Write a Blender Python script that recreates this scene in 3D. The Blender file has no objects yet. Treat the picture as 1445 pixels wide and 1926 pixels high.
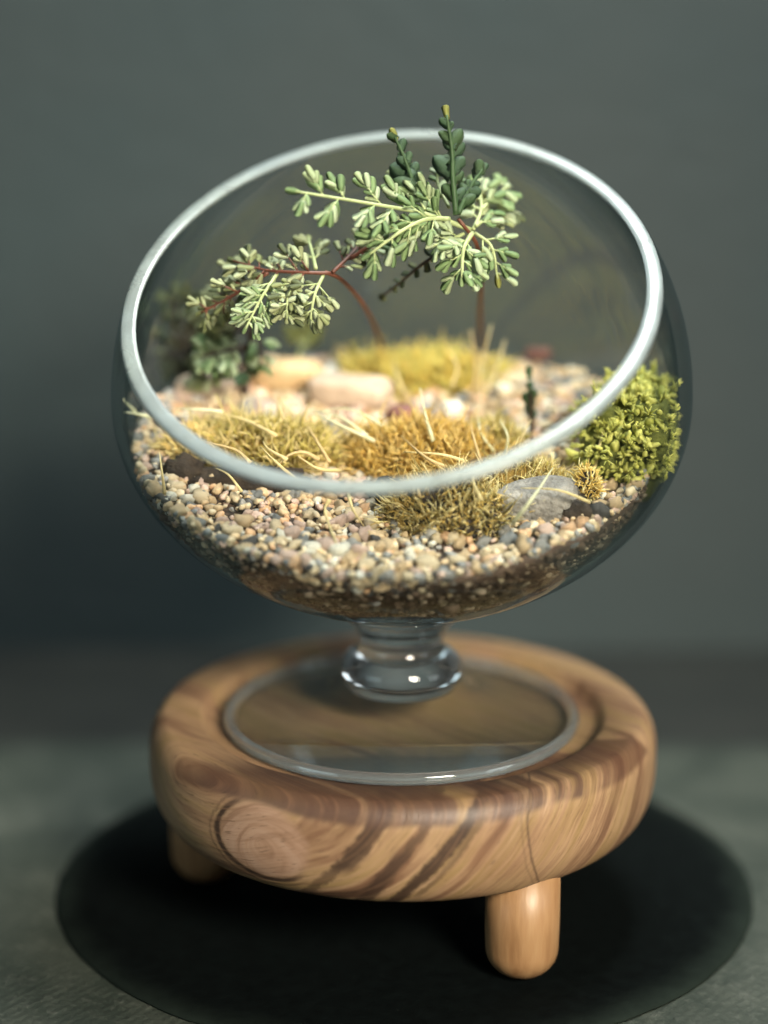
import bpy, bmesh, math, random
import numpy as np
from mathutils import Vector, Matrix, noise
R = math.radians
random.seed(7)
rng = np.random.default_rng(7)
scene = bpy.context.scene
COL = scene.collection

# ------------------------------------------------------------------ camera
F_PX, PITCH = 4500.0, R(15.8)
CAM = Vector((-0.00483, -0.57887, 0.26812))
FW = Vector((0, math.cos(PITCH), -math.sin(PITCH)))
UP = Vector((0, math.sin(PITCH), math.cos(PITCH)))
RT = Vector((1, 0, 0))
cd = bpy.data.cameras.new('camera')
cam = bpy.data.objects.new('camera', cd)
COL.objects.link(cam)
cam.location = CAM
cam.rotation_euler = (math.pi / 2 - PITCH, 0, 0)
cd.sensor_fit = 'VERTICAL'
cd.sensor_height = 24.0
cd.lens = 24.0 * F_PX / 1926.0
cd.clip_start = 0.01
cd.clip_end = 50
cd.dof.use_dof = True
cd.dof.focus_distance = 0.578
cd.dof.aperture_fstop = 2.0
cd.dof.aperture_blades = 0
scene.camera = cam

# ------------------------------------------------------------------ world, lamps, exposure
w = bpy.data.worlds.new('World')
scene.world = w
w.use_nodes = True
bg = w.node_tree.nodes['Background']
bg.inputs[0].default_value = (0.80, 0.95, 1.0, 1)
bg.inputs[1].default_value = 0.04


def area(name, loc, target, size, power, color, size_y=None):
    ld = bpy.data.lights.new(name, 'AREA')
    ld.energy = power
    ld.color = color
    ld.size = size
    if size_y:
        ld.shape = 'RECTANGLE'
        ld.size_y = size_y
    o = bpy.data.objects.new(name, ld)
    COL.objects.link(o)
    o.location = loc
    o.rotation_euler = (Vector(target) - Vector(loc)).to_track_quat('-Z', 'Y').to_euler()
    return o


area('key_lamp', (0.40, -0.84, 0.56), (0, 0, 0.10), 0.26, 1.4, (1.0, 0.89, 0.72)).data.spread = R(40)      # beam narrowed so the wall off its axis stays darker
area('ceiling_lamp', (0.08, 0.11, 0.62), (0.02, 0.12, 0.10), 0.18, 5.6, (0.95, 1.0, 0.97))
area('left_highlight_fill', (-0.70, -0.50, 0.30), (0, 0, 0.09), 0.42, 1.1, (0.76, 0.95, 1.0))  # unseen soft light added at left for highlights in the glass stem
area('right_highlight_fill', (0.62, -0.30, 0.26), (0, 0, 0.08), 0.22, 0.6, (0.92, 0.98, 1.0))  # unseen light added at right for highlights on stem and rim
scene.view_settings.view_transform = 'Standard'
scene.view_settings.look = 'None'
scene.view_settings.exposure = 0.0
scene.view_settings.gamma = 1.0
scene.cycles.max_bounces = 14
scene.cycles.transparent_max_bounces = 24
scene.cycles.transmission_bounces = 12
scene.cycles.sample_clamp_indirect = 4.0
scene.cycles.use_denoising = True


# ------------------------------------------------------------------ pixel helpers (photograph is 1445 x 1926)
def ray(x, y):
    return (FW + RT * ((x - 722.5) / F_PX) - UP * ((y - 963.0) / F_PX)).normalized()


def at_depth(x, y, Y):
    d = ray(x, y)
    return CAM + d * ((Y - CAM.y) / d.y)


BX, BY, ZC, BA, BBL, BBU = -0.0004, 0.004, 0.1334, 0.0722, 0.0556, 0.0747
WALL = 0.0036


def bedz(x, y):
    return 0.1150 + 0.205 * y + 1.3 * x * x + 0.0022 * noise.noise(Vector((x * 60, y * 60, 3.1)))


def on_bed(x, y, lift=0.0):
    d = ray(x, y)
    t = 0.40
    while t < 0.80:
        p = CAM + d * t
        if p.z <= bedz(p.x, p.y) + lift:
            return p
        t += 0.0005
    return p


def in_bowl_r(z, wall=WALL):
    """inner radius of the bowl at height z"""
    b = (BBL - 0.0018) if z < ZC else (BBU - 0.004)
    u = (z - ZC) / b
    k_ = min(1.0, max(0.0, (u + 0.45) / 0.45))
    return (BA - (0.0018 + 0.0022 * k_ * k_ * (3 - 2 * k_)) - max(0.0, wall - 0.004)) * math.sqrt(max(0.0, 1 - u * u))


def right_gap(th):
    """the filling stands a little off the wall on one side"""
    return 0.0042 * max(0.0, math.cos(th + 0.45)) ** 2


def inside(p, wall=WALL):
    return math.hypot(p.x - BX, p.y - BY) < in_bowl_r(p.z, wall)


# ------------------------------------------------------------------ mesh helpers
class MB:
    def __init__(self):
        self.v, self.f, self.m = [], [], []

    def add(self, verts, faces, mat=0):
        o = len(self.v)
        self.v.extend([tuple(q) for q in verts])
        self.f.extend([tuple(i + o for i in f) for f in faces])
        self.m.extend([mat] * len(faces))

    def lathe(self, prof, n=96, c=(0, 0), closed=False, mat=0):
        vs, fs = [], []
        k = len(prof)
        for j in range(n):
            a = 2 * math.pi * j / n
            for r, z in prof:
                vs.append((c[0] + r * math.cos(a), c[1] + r * math.sin(a), z))
        for j in range(n):
            j2 = (j + 1) % n
            for i in range(k if closed else k - 1):
                i2 = (i + 1) % k
                fs.append((j * k + i, j2 * k + i, j2 * k + i2, j * k + i2))
        self.add(vs, fs, mat)

    def tube(self, pts, radii, sides=6, mat=0):
        vs, fs = [], []
        n = len(pts)
        pts = [Vector(p) for p in pts]
        for i, p in enumerate(pts):
            t = (pts[min(i + 1, n - 1)] - pts[max(i - 1, 0)])
            if t.length < 1e-9:
                t = Vector((0, 0, 1))
            t.normalize()
            a = t.cross(Vector((0.3, 0.9, 0.2))).normalized()
            b = t.cross(a)
            r = radii[i] if hasattr(radii, '__len__') else radii
            for s in range(sides):
                th = 2 * math.pi * s / sides
                vs.append(p + (a * math.cos(th) + b * math.sin(th)) * r)
        for i in range(n - 1):
            for s in range(sides):
                s2 = (s + 1) % sides
                fs.append((i * sides + s, i * sides + s2, (i + 1) * sides + s2, (i + 1) * sides + s))
        fs.append(tuple(range(sides - 1, -1, -1)))
        fs.append(tuple((n - 1) * sides + s for s in range(sides)))
        self.add(vs, fs, mat)

    def mesh(self, name, mats, smooth=True):
        me = bpy.data.meshes.new(name)
        me.from_pydata(self.v, [], self.f)
        if not isinstance(mats, (list, tuple)):
            mats = [mats]
        for mt in mats:
            me.materials.append(mt)
        me.polygons.foreach_set('material_index', self.m)
        me.polygons.foreach_set('use_smooth', [smooth] * len(self.f))
        me.validate()
        me.update()
        return me


def link(name, data, parent=None, matrix=None):
    o = bpy.data.objects.new(name, data)
    COL.objects.link(o)
    if matrix is not None:
        o.matrix_basis = matrix
    if parent is not None:
        o.parent = parent
        if parent.type == 'EMPTY':
            o.matrix_parent_inverse = Matrix.Translation(-parent.location)
    return o


def build(mb, name, mats, parent=None, smooth=True):
    return link(name, mb.mesh(name, mats, smooth), parent)


def fix_normals(o):
    bm = bmesh.new()
    bm.from_mesh(o.data)
    bmesh.ops.remove_doubles(bm, verts=bm.verts, dist=1e-6)
    bmesh.ops.recalc_face_normals(bm, faces=bm.faces)
    bm.to_mesh(o.data)
    bm.free()


def tag(o, label=None, cat=None, group=None, kind=None):
    if label:
        o['label'] = label
    if cat:
        o['category'] = cat
    if group:
        o['group'] = group
    if kind:
        o['kind'] = kind
    return o


def thing(name, loc, label, cat, group=None):
    o = bpy.data.objects.new(name, None)
    COL.objects.link(o)
    o.location = loc
    o.empty_display_size = 0.01
    return tag(o, label, cat, group)


def smooth_path(pts, n=14):
    pts = [Vector(p) for p in pts]
    if len(pts) == 2:
        return [pts[0].lerp(pts[1], i / (n - 1)) for i in range(n)]
    out = []
    P = [pts[0] * 2 - pts[1]] + pts + [pts[-1] * 2 - pts[-2]]
    segs = len(pts) - 1
    for i in range(n):
        u = i / (n - 1) * segs
        k = min(int(u), segs - 1)
        t = u - k
        a, b, c, d = P[k:k + 4]
        out.append(0.5 * ((2 * b) + (c - a) * t + (2 * a - 5 * b + 4 * c - d) * t * t + (3 * b - a - 3 * c + d) * t ** 3))
    return out


# ------------------------------------------------------------------ node helpers
class E_:
    """tiny expression wrapper round node sockets"""
    def __init__(self, nt, s):
        self.nt, self.s = nt, s

    def _op(self, op, *others):
        n = self.nt.nodes.new('ShaderNodeMath')
        n.operation = op
        self.nt.links.new(self.s, n.inputs[0])
        for i, q in enumerate(others):
            if isinstance(q, E_):
                self.nt.links.new(q.s, n.inputs[i + 1])
            else:
                n.inputs[i + 1].default_value = q
        return E_(self.nt, n.outputs[0])

    def __add__(s, o): return s._op('ADD', o)
    def __sub__(s, o): return s._op('SUBTRACT', o)
    def __mul__(s, o): return s._op('MULTIPLY', o)
    def __truediv__(s, o): return s._op('DIVIDE', o)
    def abs(s): return s._op('ABSOLUTE')
    def sqrt(s): return s._op('SQRT')
    def sin(s): return s._op('SINE')
    def pw(s, e): return s._op('POWER', e)

    def step(s, a, b):
        n = s.nt.nodes.new('ShaderNodeMapRange')
        n.interpolation_type = 'SMOOTHSTEP'
        s.nt.links.new(s.s, n.inputs['Value'])
        n.inputs['From Min'].default_value = a
        n.inputs['From Max'].default_value = b
        return E_(s.nt, n.outputs['Result'])


def new_mat(name):
    m = bpy.data.materials.new(name)
    m.use_nodes = True
    nt = m.node_tree
    return m, nt, nt.nodes['Principled BSDF']


def coords(nt, kind='Object'):
    tc = nt.nodes.new('ShaderNodeTexCoord')
    return tc.outputs[kind]


def xyz(nt, sock):
    n = nt.nodes.new('ShaderNodeSeparateXYZ')
    nt.links.new(sock, n.inputs[0])
    return [E_(nt, q) for q in n.outputs]


def comb(nt, x, y, z):
    n = nt.nodes.new('ShaderNodeCombineXYZ')
    for i, q in enumerate((x, y, z)):
        if isinstance(q, E_):
            nt.links.new(q.s, n.inputs[i])
        else:
            n.inputs[i].default_value = q
    return n.outputs[0]


def noise_node(nt, vec, scale, detail=4, rough=0.55, out='Fac', distort=0.0):
    n = nt.nodes.new('ShaderNodeTexNoise')
    nt.links.new(vec, n.inputs['Vector'])
    n.inputs['Scale'].default_value = scale
    n.inputs['Detail'].default_value = detail
    n.inputs['Roughness'].default_value = rough
    n.inputs['Distortion'].default_value = distort
    return E_(nt, n.outputs[out])


def ramp(nt, fac, stops):
    n = nt.nodes.new('ShaderNodeValToRGB')
    el = n.color_ramp.elements
    while len(el) < len(stops):
        el.new(0.5)
    for e, (p, c) in zip(el, stops):
        e.position = p
        e.color = (*c, 1)
    nt.links.new(fac.s, n.inputs[0])
    return n.outputs[0]


def mix(nt, fac, a, b):
    n = nt.nodes.new('ShaderNodeMix')
    n.data_type = 'RGBA'
    if isinstance(fac, E_):
        nt.links.new(fac.s, n.inputs[0])
    else:
        n.inputs[0].default_value = fac
    for q, i in ((a, 6), (b, 7)):
        if isinstance(q, tuple):
            n.inputs[i].default_value = (*q, 1)
        else:
            nt.links.new(q, n.inputs[i])
    return n.outputs[2]


def bump(nt, h, bsdf, dist, strength=1.0):
    n = nt.nodes.new('ShaderNodeBump')
    n.inputs['Distance'].default_value = dist
    n.inputs['Strength'].default_value = strength
    nt.links.new(h.s, n.inputs['Height'])
    nt.links.new(n.outputs[0], bsdf.inputs['Normal'])


def mottled(name, c1, c2, scale, rough=0.7, bump_d=0.0002, c3=None, detail=5, spec=0.4, per_object=0.0, sss=0.0):
    m, nt, b = new_mat(name)
    v = coords(nt)
    n = noise_node(nt, v, scale, detail)
    stops = [(0.3, c1), (0.7, c2)] if c3 is None else [(0.25, c1), (0.5, c2), (0.75, c3)]
    col = ramp(nt, n, stops)
    if per_object:
        oi = nt.nodes.new('ShaderNodeObjectInfo')
        hs = nt.nodes.new('ShaderNodeHueSaturation')
        rv = E_(nt, oi.outputs['Random'])
        nt.links.new((rv * per_object + (1 - per_object / 2)).s, hs.inputs['Value'])
        nt.links.new((rv * 17.3).sin().__mul__(0.02).__add__(0.5).s, hs.inputs['Hue'])
        nt.links.new(col, hs.inputs['Color'])
        col = hs.outputs[0]
    nt.links.new(col, b.inputs['Base Color'])
    b.inputs['Roughness'].default_value = rough
    b.inputs['Specular IOR Level'].default_value = spec
    if sss:
        b.inputs['Subsurface Weight'].default_value = sss
        b.inputs['Subsurface Radius'].default_value = (0.002, 0.002, 0.001)
        b.inputs['Subsurface Scale'].default_value = 0.5
    bump(nt, noise_node(nt, v, scale * 3, 4), b, bump_d)
    return m


# ------------------------------------------------------------------ materials of the setting
def mat_wall():
    m, nt, b = new_mat('grey_plaster')
    v = coords(nt)
    n = noise_node(nt, v, 5, 3)
    nt.links.new(ramp(nt, n, [(0.3, (0.022, 0.040, 0.044)), (0.7, (0.034, 0.046, 0.047))]), b.inputs['Base Color'])
    b.inputs['Roughness'].default_value = 0.8
    bump(nt, noise_node(nt, v, 120, 5), b, 0.0006)
    return m


def mat_table():
    m, nt, b = new_mat('grey_green_cloth')
    v = coords(nt)
    x, y, z = xyz(nt, v)
    big = noise_node(nt, v, 26, 6, 0.65, distort=0.6)
    weave = ((x * 1900).sin() * (y * 1500).sin())
    fine = noise_node(nt, v, 420, 4, 0.7)
    col = ramp(nt, big, [(0.25, (0.006, 0.012, 0.008)), (0.44, (0.015, 0.024, 0.017)), (0.60, (0.034, 0.043, 0.033)), (0.80, (0.105, 0.115, 0.098))])
    col = mix(nt, fine.step(0.5, 0.8) * 0.45, col, (0.13, 0.14, 0.12))
    nt.links.new(col, b.inputs['Base Color'])
    b.inputs['Roughness'].default_value = 0.75
    bump(nt, weave * 0.18 + fine * 1.2 + big * 2.0, b, 0.0006)
    return m


def mat_tray():
    m, nt, b = new_mat('black_felt')
    v = coords(nt)
    n = noise_node(nt, v, 240, 6, 0.7)
    col = ramp(nt, n, [(0.3, (0.0010, 0.0018, 0.0019)), (0.75, (0.0030, 0.0050, 0.0050))])
    dust = noise_node(nt, v, 900, 3, 0.6)
    col = mix(nt, dust.step(0.68, 0.80) * 0.5, col, (0.03, 0.035, 0.033))
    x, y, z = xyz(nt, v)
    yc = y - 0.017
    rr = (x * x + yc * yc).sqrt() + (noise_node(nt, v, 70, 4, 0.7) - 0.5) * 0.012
    col = mix(nt, rr.step(0.084, 0.100), col, (0.015, 0.022, 0.018))        # edge fades to cloth tone, painted like a feathered shadow edge
    nt.links.new(col, b.inputs['Base Color'])
    b.inputs['Roughness'].default_value = 0.85
    b.inputs['Specular IOR Level'].default_value = 0.05
    bump(nt, n, b, 0.0004)
    return m


def mat_wood(leg=False):
    m, nt, b = new_mat('olive_wood_leg' if leg else 'olive_wood')
    v = coords(nt)
    if leg:
        x, y, z = xyz(nt, v)
        n = noise_node(nt, comb(nt, x * 7, y * 7, z), 40, 5)
        col = ramp(nt, n, [(0.3, (0.22, 0.115, 0.050)), (0.55, (0.31, 0.18, 0.085)), (0.8, (0.37, 0.235, 0.12))])
        nt.links.new(col, b.inputs['Base Color'])
        b.inputs['Roughness'].default_value = 0.42
        bump(nt, n, b, 0.0002)
        return m
    wn = nt.nodes.new('ShaderNodeTexNoise')
    nt.links.new(v, wn.inputs['Vector'])
    wn.inputs['Scale'].default_value = 28
    wn.inputs['Detail'].default_value = 2
    wx, wy, wz = xyz(nt, wn.outputs['Color'])
    x, y, z = xyz(nt, v)
    x = x + (wx - 0.5) * 0.0055
    y = y + (wy - 0.5) * 0.0055
    z = z + (wz - 0.5) * 0.0055
    jag = noise_node(nt, v, 900, 4, 0.7)
    j2 = noise_node(nt, v, 180, 3, 0.6)
    ed = (jag - 0.5) * 0.0020 + (j2 - 0.5) * 0.0030
    s = x * 0.80 - z * 0.72 + y * 0.75
    t = x * 0.6 + z * 0.66
    broad = noise_node(nt, comb(nt, s * 120, t * 12, y * 9), 1.0, 6, 0.62)
    base = ramp(nt, broad, [(0.33, (0.060, 0.032, 0.019)), (0.42, (0.17, 0.092, 0.052)), (0.51, (0.34, 0.22, 0.125)),
                            (0.60, (0.25, 0.165, 0.072)), (0.72, (0.38, 0.255, 0.155)), (0.85, (0.20, 0.12, 0.065))])
    tone = noise_node(nt, v, 24, 3)
    base = mix(nt, tone.step(0.48, 0.72) * 0.5, base, (0.165, 0.085, 0.042))
    tone2 = noise_node(nt, comb(nt, x * 1.0 + 3.0, y, z), 30, 3)
    base = mix(nt, tone2.step(0.50, 0.72) * 0.45, base, (0.26, 0.19, 0.082))
    front = (y * -1.0).step(0.010, 0.030)
    dark = (0.034, 0.019, 0.013)
    # smudgy dark streaks running up the front edge
    for x0, z0_, sl, hw, za, zb, st in ((-0.0040, 0.0235, 0.88, 0.0013, 0.020, 0.060, 0.95), (-0.0150, 0.0340, 0.70, 0.0016, 0.031, 0.060, 0.80),
                                        (-0.0085, 0.0270, 0.66, 0.0014, 0.018, 0.042, 0.82), (-0.0215, 0.0270, 0.75, 0.0009, 0.018, 0.050, 0.65),
                                        (0.0060, 0.0300, 0.80, 0.0006, 0.024, 0.060, 0.5), (-0.0005, 0.0370, 0.70, 0.0008, 0.034, 0.060, 0.6)):
        l_ = x - (z - z0_) * sl - x0 + ed
        msk = (l_.abs() * -1.0 + hw * 2.3).step(0.0, hw * 1.4) * z.step(za, za + 0.004) * (z * -1.0 + zb).step(0.0, 0.006)
        base = mix(nt, msk * front * st, base, dark)
    # oval figure on the front edge, its outline open to the upper right
    kx = (x + 0.0335) / 1.12 + ed * 0.35
    kz = z - 0.0365
    ky = (y + 0.052) * 0.30
    d = (kx * kx + kz * kz + ky * ky).sqrt()
    rings = noise_node(nt, comb(nt, (d + kz * 0.55 - kx * 0.30) * 380, kx * 40, kz * 30), 1.0, 4, 0.6)
    kcol = ramp(nt, rings, [(0.30, (0.17, 0.09, 0.055)), (0.46, (0.32, 0.20, 0.135)), (0.62, (0.37, 0.245, 0.175)), (0.78, (0.30, 0.17, 0.095))])
    base = mix(nt, (d * -1.0 + 0.0105).step(-0.0006, 0.0024) * 0.9, base, kcol)
    gate = (kx * -1.0 - kz * 0.8).step(-0.0055, 0.0015)
    outl = ((d - 0.0104).abs() * -1.0 + 0.0011).step(0.0, 0.0009)
    base = mix(nt, outl * gate * 0.95, base, dark)
    outl2 = ((d - 0.0122 - ed * 0.3).abs() * -1.0 + 0.0007).step(0.0, 0.0010)
    base = mix(nt, outl2 * gate * 0.6, base, dark)
    # S-shaped seams further along
    l1 = x - 0.0300 - (z - 0.040) * (z - 0.040) * 9.0 + (z - 0.036) * 0.10 + ed * 0.3
    base = mix(nt, ((l1.abs() * -1.0) + 0.0006).step(0.0, 0.0007) * front * 0.75, base, dark)
    l1b = l1 + 0.0016
    base = mix(nt, ((l1b.abs() * -1.0) + 0.0006).step(0.0, 0.0008) * front * 0.35, base, dark)
    # darker band that crosses the top
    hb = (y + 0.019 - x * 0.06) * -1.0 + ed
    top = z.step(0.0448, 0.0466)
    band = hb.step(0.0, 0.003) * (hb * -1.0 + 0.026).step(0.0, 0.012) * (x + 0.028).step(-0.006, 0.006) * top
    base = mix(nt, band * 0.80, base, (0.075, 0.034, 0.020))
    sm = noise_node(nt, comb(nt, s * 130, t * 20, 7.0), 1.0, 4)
    base = mix(nt, sm.step(0.36, 0.52) * top * (y * -1.0).step(0.026, 0.040) * 0.9, base, (0.070, 0.036, 0.024))  # grain streaks on the top's front, darkened to paint in the bowl's shade
    fib = noise_node(nt, comb(nt, s * 1000, t * 50, y * 80), 1.0, 4, 0.65)
    base = mix(nt, fib.step(0.45, 0.70) * 0.5, base, (0.19, 0.105, 0.06))
    pore = noise_node(nt, comb(nt, s * 2600, t * 260, y * 300), 1.0, 2)
    base = mix(nt, pore.step(0.62, 0.72) * 0.55, base, (0.06, 0.034, 0.022))
    nt.links.new(base, b.inputs['Base Color'])
    b.inputs['Roughness'].default_value = 0.5
    bump(nt, fib * 0.6 + broad, b, 0.00025)
    return m


def mat_thin_glass(refl=0.040):
    """bowl wall: clear, with the loss along the slanting path and Fresnel reflection"""
    m = bpy.data.materials.new('bowl_glass')
    m.use_nodes = True
    nt = m.node_tree
    nt.nodes.clear()
    out = nt.nodes.new('ShaderNodeOutputMaterial')
    tr = nt.nodes.new('ShaderNodeBsdfTransparent')
    gl = nt.nodes.new('ShaderNodeBsdfGlossy')
    gl.inputs['Roughness'].default_value = 0.015
    gl.inputs['Color'].default_value = (0.9, 0.97, 1.0, 1)
    lw = nt.nodes.new('ShaderNodeLayerWeight')
    lw.inputs[0].default_value = 0.5
    fac = E_(nt, lw.outputs['Facing'])
    col = ramp(nt, fac, [(0.0, (0.965, 0.975, 0.97)), (0.50, (0.93, 0.945, 0.94)), (0.72, (0.76, 0.79, 0.78)), (0.92, (0.52, 0.56, 0.56))])
    nt.links.new(col, tr.inputs[0])
    sch = fac.pw(5.0) * 0.80 + refl
    mx = nt.nodes.new('ShaderNodeMixShader')
    nt.links.new(sch.s, mx.inputs[0])
    nt.links.new(tr.outputs[0], mx.inputs[1])
    nt.links.new(gl.outputs[0], mx.inputs[2])
    nt.links.new(mx.outputs[0], out.inputs[0])
    return m


def mat_solid_glass(name='solid_glass', clear=0.985):
    m, nt, b = new_mat(name)
    b.inputs['Base Color'].default_value = (0.90, 0.96, 0.98, 1)
    b.inputs['Roughness'].default_value = 0.03
    b.inputs['IOR'].default_value = 1.5
    b.inputs['Transmission Weight'].default_value = clear
    v = coords(nt)
    bump(nt, noise_node(nt, v, 60, 1), b, 0.0002)
    return m


def mat_rim():
    """ground and fire-polished edge: partly clear, partly frosted"""
    m, nt, b = new_mat('ground_glass')
    v = coords(nt)
    n = noise_node(nt, v, 110, 5, 0.65)
    col = ramp(nt, n, [(0.3, (0.34, 0.41, 0.40)), (0.7, (0.48, 0.545, 0.525))])
    big = noise_node(nt, v, 15, 3)
    col = mix(nt, big.step(0.4, 0.65) * 0.55, col, (0.32, 0.40, 0.45))
    sp = noise_node(nt, v, 30, 5, 0.75)
    col = mix(nt, sp.step(0.64, 0.72) * 0.65, col, (0.12, 0.15, 0.15))
    nt.links.new(col, b.inputs['Base Color'])
    nt.links.new((big * 0.35 + 0.12).s, b.inputs['Roughness'])
    nt.links.new((n.step(0.3, 0.7) * 0.30 + 0.42).s, b.inputs['Transmission Weight'])
    b.inputs['IOR'].default_value = 1.45
    bump(nt, n, b, 0.0003)
    return m


# ------------------------------------------------------------------ setting: table and wall
ZG = -0.0065                                 # height of the table top
mb = MB()
mb.add([(-3, -3, ZG), (3, -3, ZG), (3, 0.235, ZG), (-3, 0.235, ZG)], [(0, 1, 2, 3)])
tag(build(mb, 'table_top', mottled('dark_table', (0.008, 0.010, 0.009), (0.014, 0.016, 0.014), 40, 0.6, 0.0003), smooth=False), kind='structure')
mb = MB()
NXc, NYc = 90, 60
vs, fs = [], []
for iy in range(NYc + 1):
    for ix in range(NXc + 1):
        X_ = -0.9 + 1.8 * ix / NXc
        Y_ = -0.9 + (0.122 + 0.9) * iy / NYc
        if iy == NYc:
            Y_ += 0.003 * noise.noise(Vector((X_ * 14, 0, 0)))
        hz = ZG + 0.0014 + 0.0004 * noise.noise(Vector((X_ * 30, Y_ * 30, 1)))
        if math.hypot(X_, Y_) < 0.14:
            hz = ZG + 0.0011
        vs.append((X_, Y_, hz))
for iy in range(NYc):
    for ix in range(NXc):
        q = iy * (NXc + 1) + ix
        fs.append((q, q + 1, q + NXc + 2, q + NXc + 1))
e = len(vs)
for ix in range(NXc + 1):
    a, b_, c = vs[NYc * (NXc + 1) + ix]
    vs.append((a, b_ + 0.0006, ZG + 0.0002))
for ix in range(NXc):
    q = NYc * (NXc + 1) + ix
    fs.append((q, q + 1, e + ix + 1, e + ix))
mb.add(vs, fs)
tag(build(mb, 'table_cloth', mat_table()), 'mottled grey green woven cloth spread under the black mat', 'cloth')
mb = MB()
yw = 0.215
mb.add([(-3, yw, -0.02), (3, yw, -0.02), (3, yw, 2.5), (-3, yw, 2.5), (-3, yw + .05, -0.02), (3, yw + .05, -0.02), (3, yw + .05, 2.5), (-3, yw + .05, 2.5)],
       [(0, 1, 2, 3), (7, 6, 5, 4), (3, 2, 6, 7), (1, 0, 4, 5), (0, 3, 7, 4), (2, 1, 5, 6)])
tag(build(mb, 'wall', mat_wall(), smooth=False), kind='structure')

# ------------------------------------------------------------------ black round tray
TR = 0.0935
mb = MB()
NTR = 180
rows = [(1.0, 0.0013), (1.0, 0.0017), (0.985, 0.0024), (0.96, 0.0030), (0.80, 0.0030), (0.40, 0.0030)]
vs, fs = [], []
for j in range(NTR):
    th = 2 * math.pi * j / NTR
    wob = 1 + 0.006 * noise.noise(Vector((math.cos(th) * 2, math.sin(th) * 2, 4.0))) + 0.003 * noise.noise(Vector((math.cos(th) * 14, math.sin(th) * 14, 1.0)))
    for q, z_ in rows:
        vs.append((0.0006 + TR * q * wob * math.cos(th), 0.017 + TR * q * wob * math.sin(th), ZG + z_))
k = len(rows)
for j in range(NTR):
    j2 = (j + 1) % NTR
    for i in range(k - 1):
        fs.append((j * k + i, j2 * k + i, j2 * k + i + 1, j * k + i + 1))
fs.append(tuple(j * k + k - 1 for j in range(NTR)))
fs.append(tuple(j * k for j in range(NTR - 1, -1, -1)))
mb.add(vs, fs)
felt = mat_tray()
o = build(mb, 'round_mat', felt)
fix_normals(o)
tag(o, 'thin black round felt mat with edge painted like a soft shadow under the wooden stand', 'mat')
TZ = ZG + 0.0030

# ------------------------------------------------------------------ wooden stand
STX, STY = 0.0, 0.004
stand = thing('wooden_stand', (STX, STY, TZ), 'round olive wood stand with dark grain and three peg legs', 'stand')
RS, SZ0, SZ1, SR = 0.0656, 0.0222, 0.0502, 0.0150
FLOOR = 0.0468
prof = [(0.0, SZ0)]
prof.append((RS - 0.0116, SZ0))
for i in range(1, 13):                       # broad round below
    a = -math.pi / 2 + math.pi / 2 * i / 12
    prof.append((RS - 0.0116 + 0.0116 * math.cos(a) ** 0.8, SZ0 + 0.0150 + 0.0150 * math.sin(a)))
prof.append((RS, SZ0 + 0.0175))
for i in range(1, 11):                       # tighter round above
    a = math.pi / 2 * i / 10
    prof.append((RS - 0.0050 + 0.0050 * math.cos(a), SZ1 - 0.0080 + 0.0080 * math.sin(a)))
prof += [(0.0528, SZ1 - 0.0001), (0.0520, SZ1 - 0.0006), (0.0510, FLOOR + 0.0006), (0.0500, FLOOR + 0.0002), (0.048, FLOOR), (0.0, FLOOR)]
mb = MB()
mb.lathe(prof, 160, (STX, STY))
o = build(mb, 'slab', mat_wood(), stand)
fix_normals(o)
wleg = mat_wood(True)
for lx, ly in ((0.0292, -0.0400), (-0.0530, 0.0170), (0.030, 0.046)):
    prof = []
    for i in range(9):
        a = -math.pi / 2 + math.pi / 2 * i / 8
        prof.append((0.0090 * math.cos(a), TZ + 0.0078 + 0.0078 * math.sin(a)))
    prof += [(0.0092, 0.010), (0.0092, SZ0 + 0.004), (0.0, SZ0 + 0.004)]
    mb = MB()
    mb.lathe(prof, 40, (0, 0))
    me = mb.mesh('leg', wleg)
    o = link('leg', me, stand, Matrix.Translation((lx, ly, 0)))
    fix_normals(o)

# ------------------------------------------------------------------ footed slant-cut glass bowl
bowl = thing('glass_bowl', (BX, BY, FLOOR), 'footed clear glass bowl with slanting frosted rim standing on the wooden stand', 'bowl')
TILT, AZ, HR = 0.5336, -0.2092, 0.0319
NRM = Vector((math.sin(TILT) * math.sin(AZ), -math.sin(TILT) * math.cos(AZ), math.cos(TILT)))
C0 = Vector((BX, BY, ZC))


def bowl_pt(u, th, wall, wbot):
    """u in -1..1 is the height parameter; wall is the inset"""
    k_ = min(1.0, max(0.0, (u + 0.45) / 0.45))
    b = (BBL - wbot) if u < 0 else (BBU - wall)
    r = (BA - (wbot + (wall - wbot) * k_ * k_ * (3 - 2 * k_))) * math.sqrt(max(0, 1 - u * u))
    return Vector((BX + r * math.cos(th), BY + r * math.sin(th), ZC + u * b))


def u_cut(th, wall, wbot, h):
    lo, hi = -0.6, 0.98
    for _ in range(40):
        mid = (lo + hi) / 2
        if (bowl_pt(mid, th, wall, wbot) - C0).dot(NRM) < h:
            lo = mid
        else:
            hi = mid
    return lo


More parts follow.
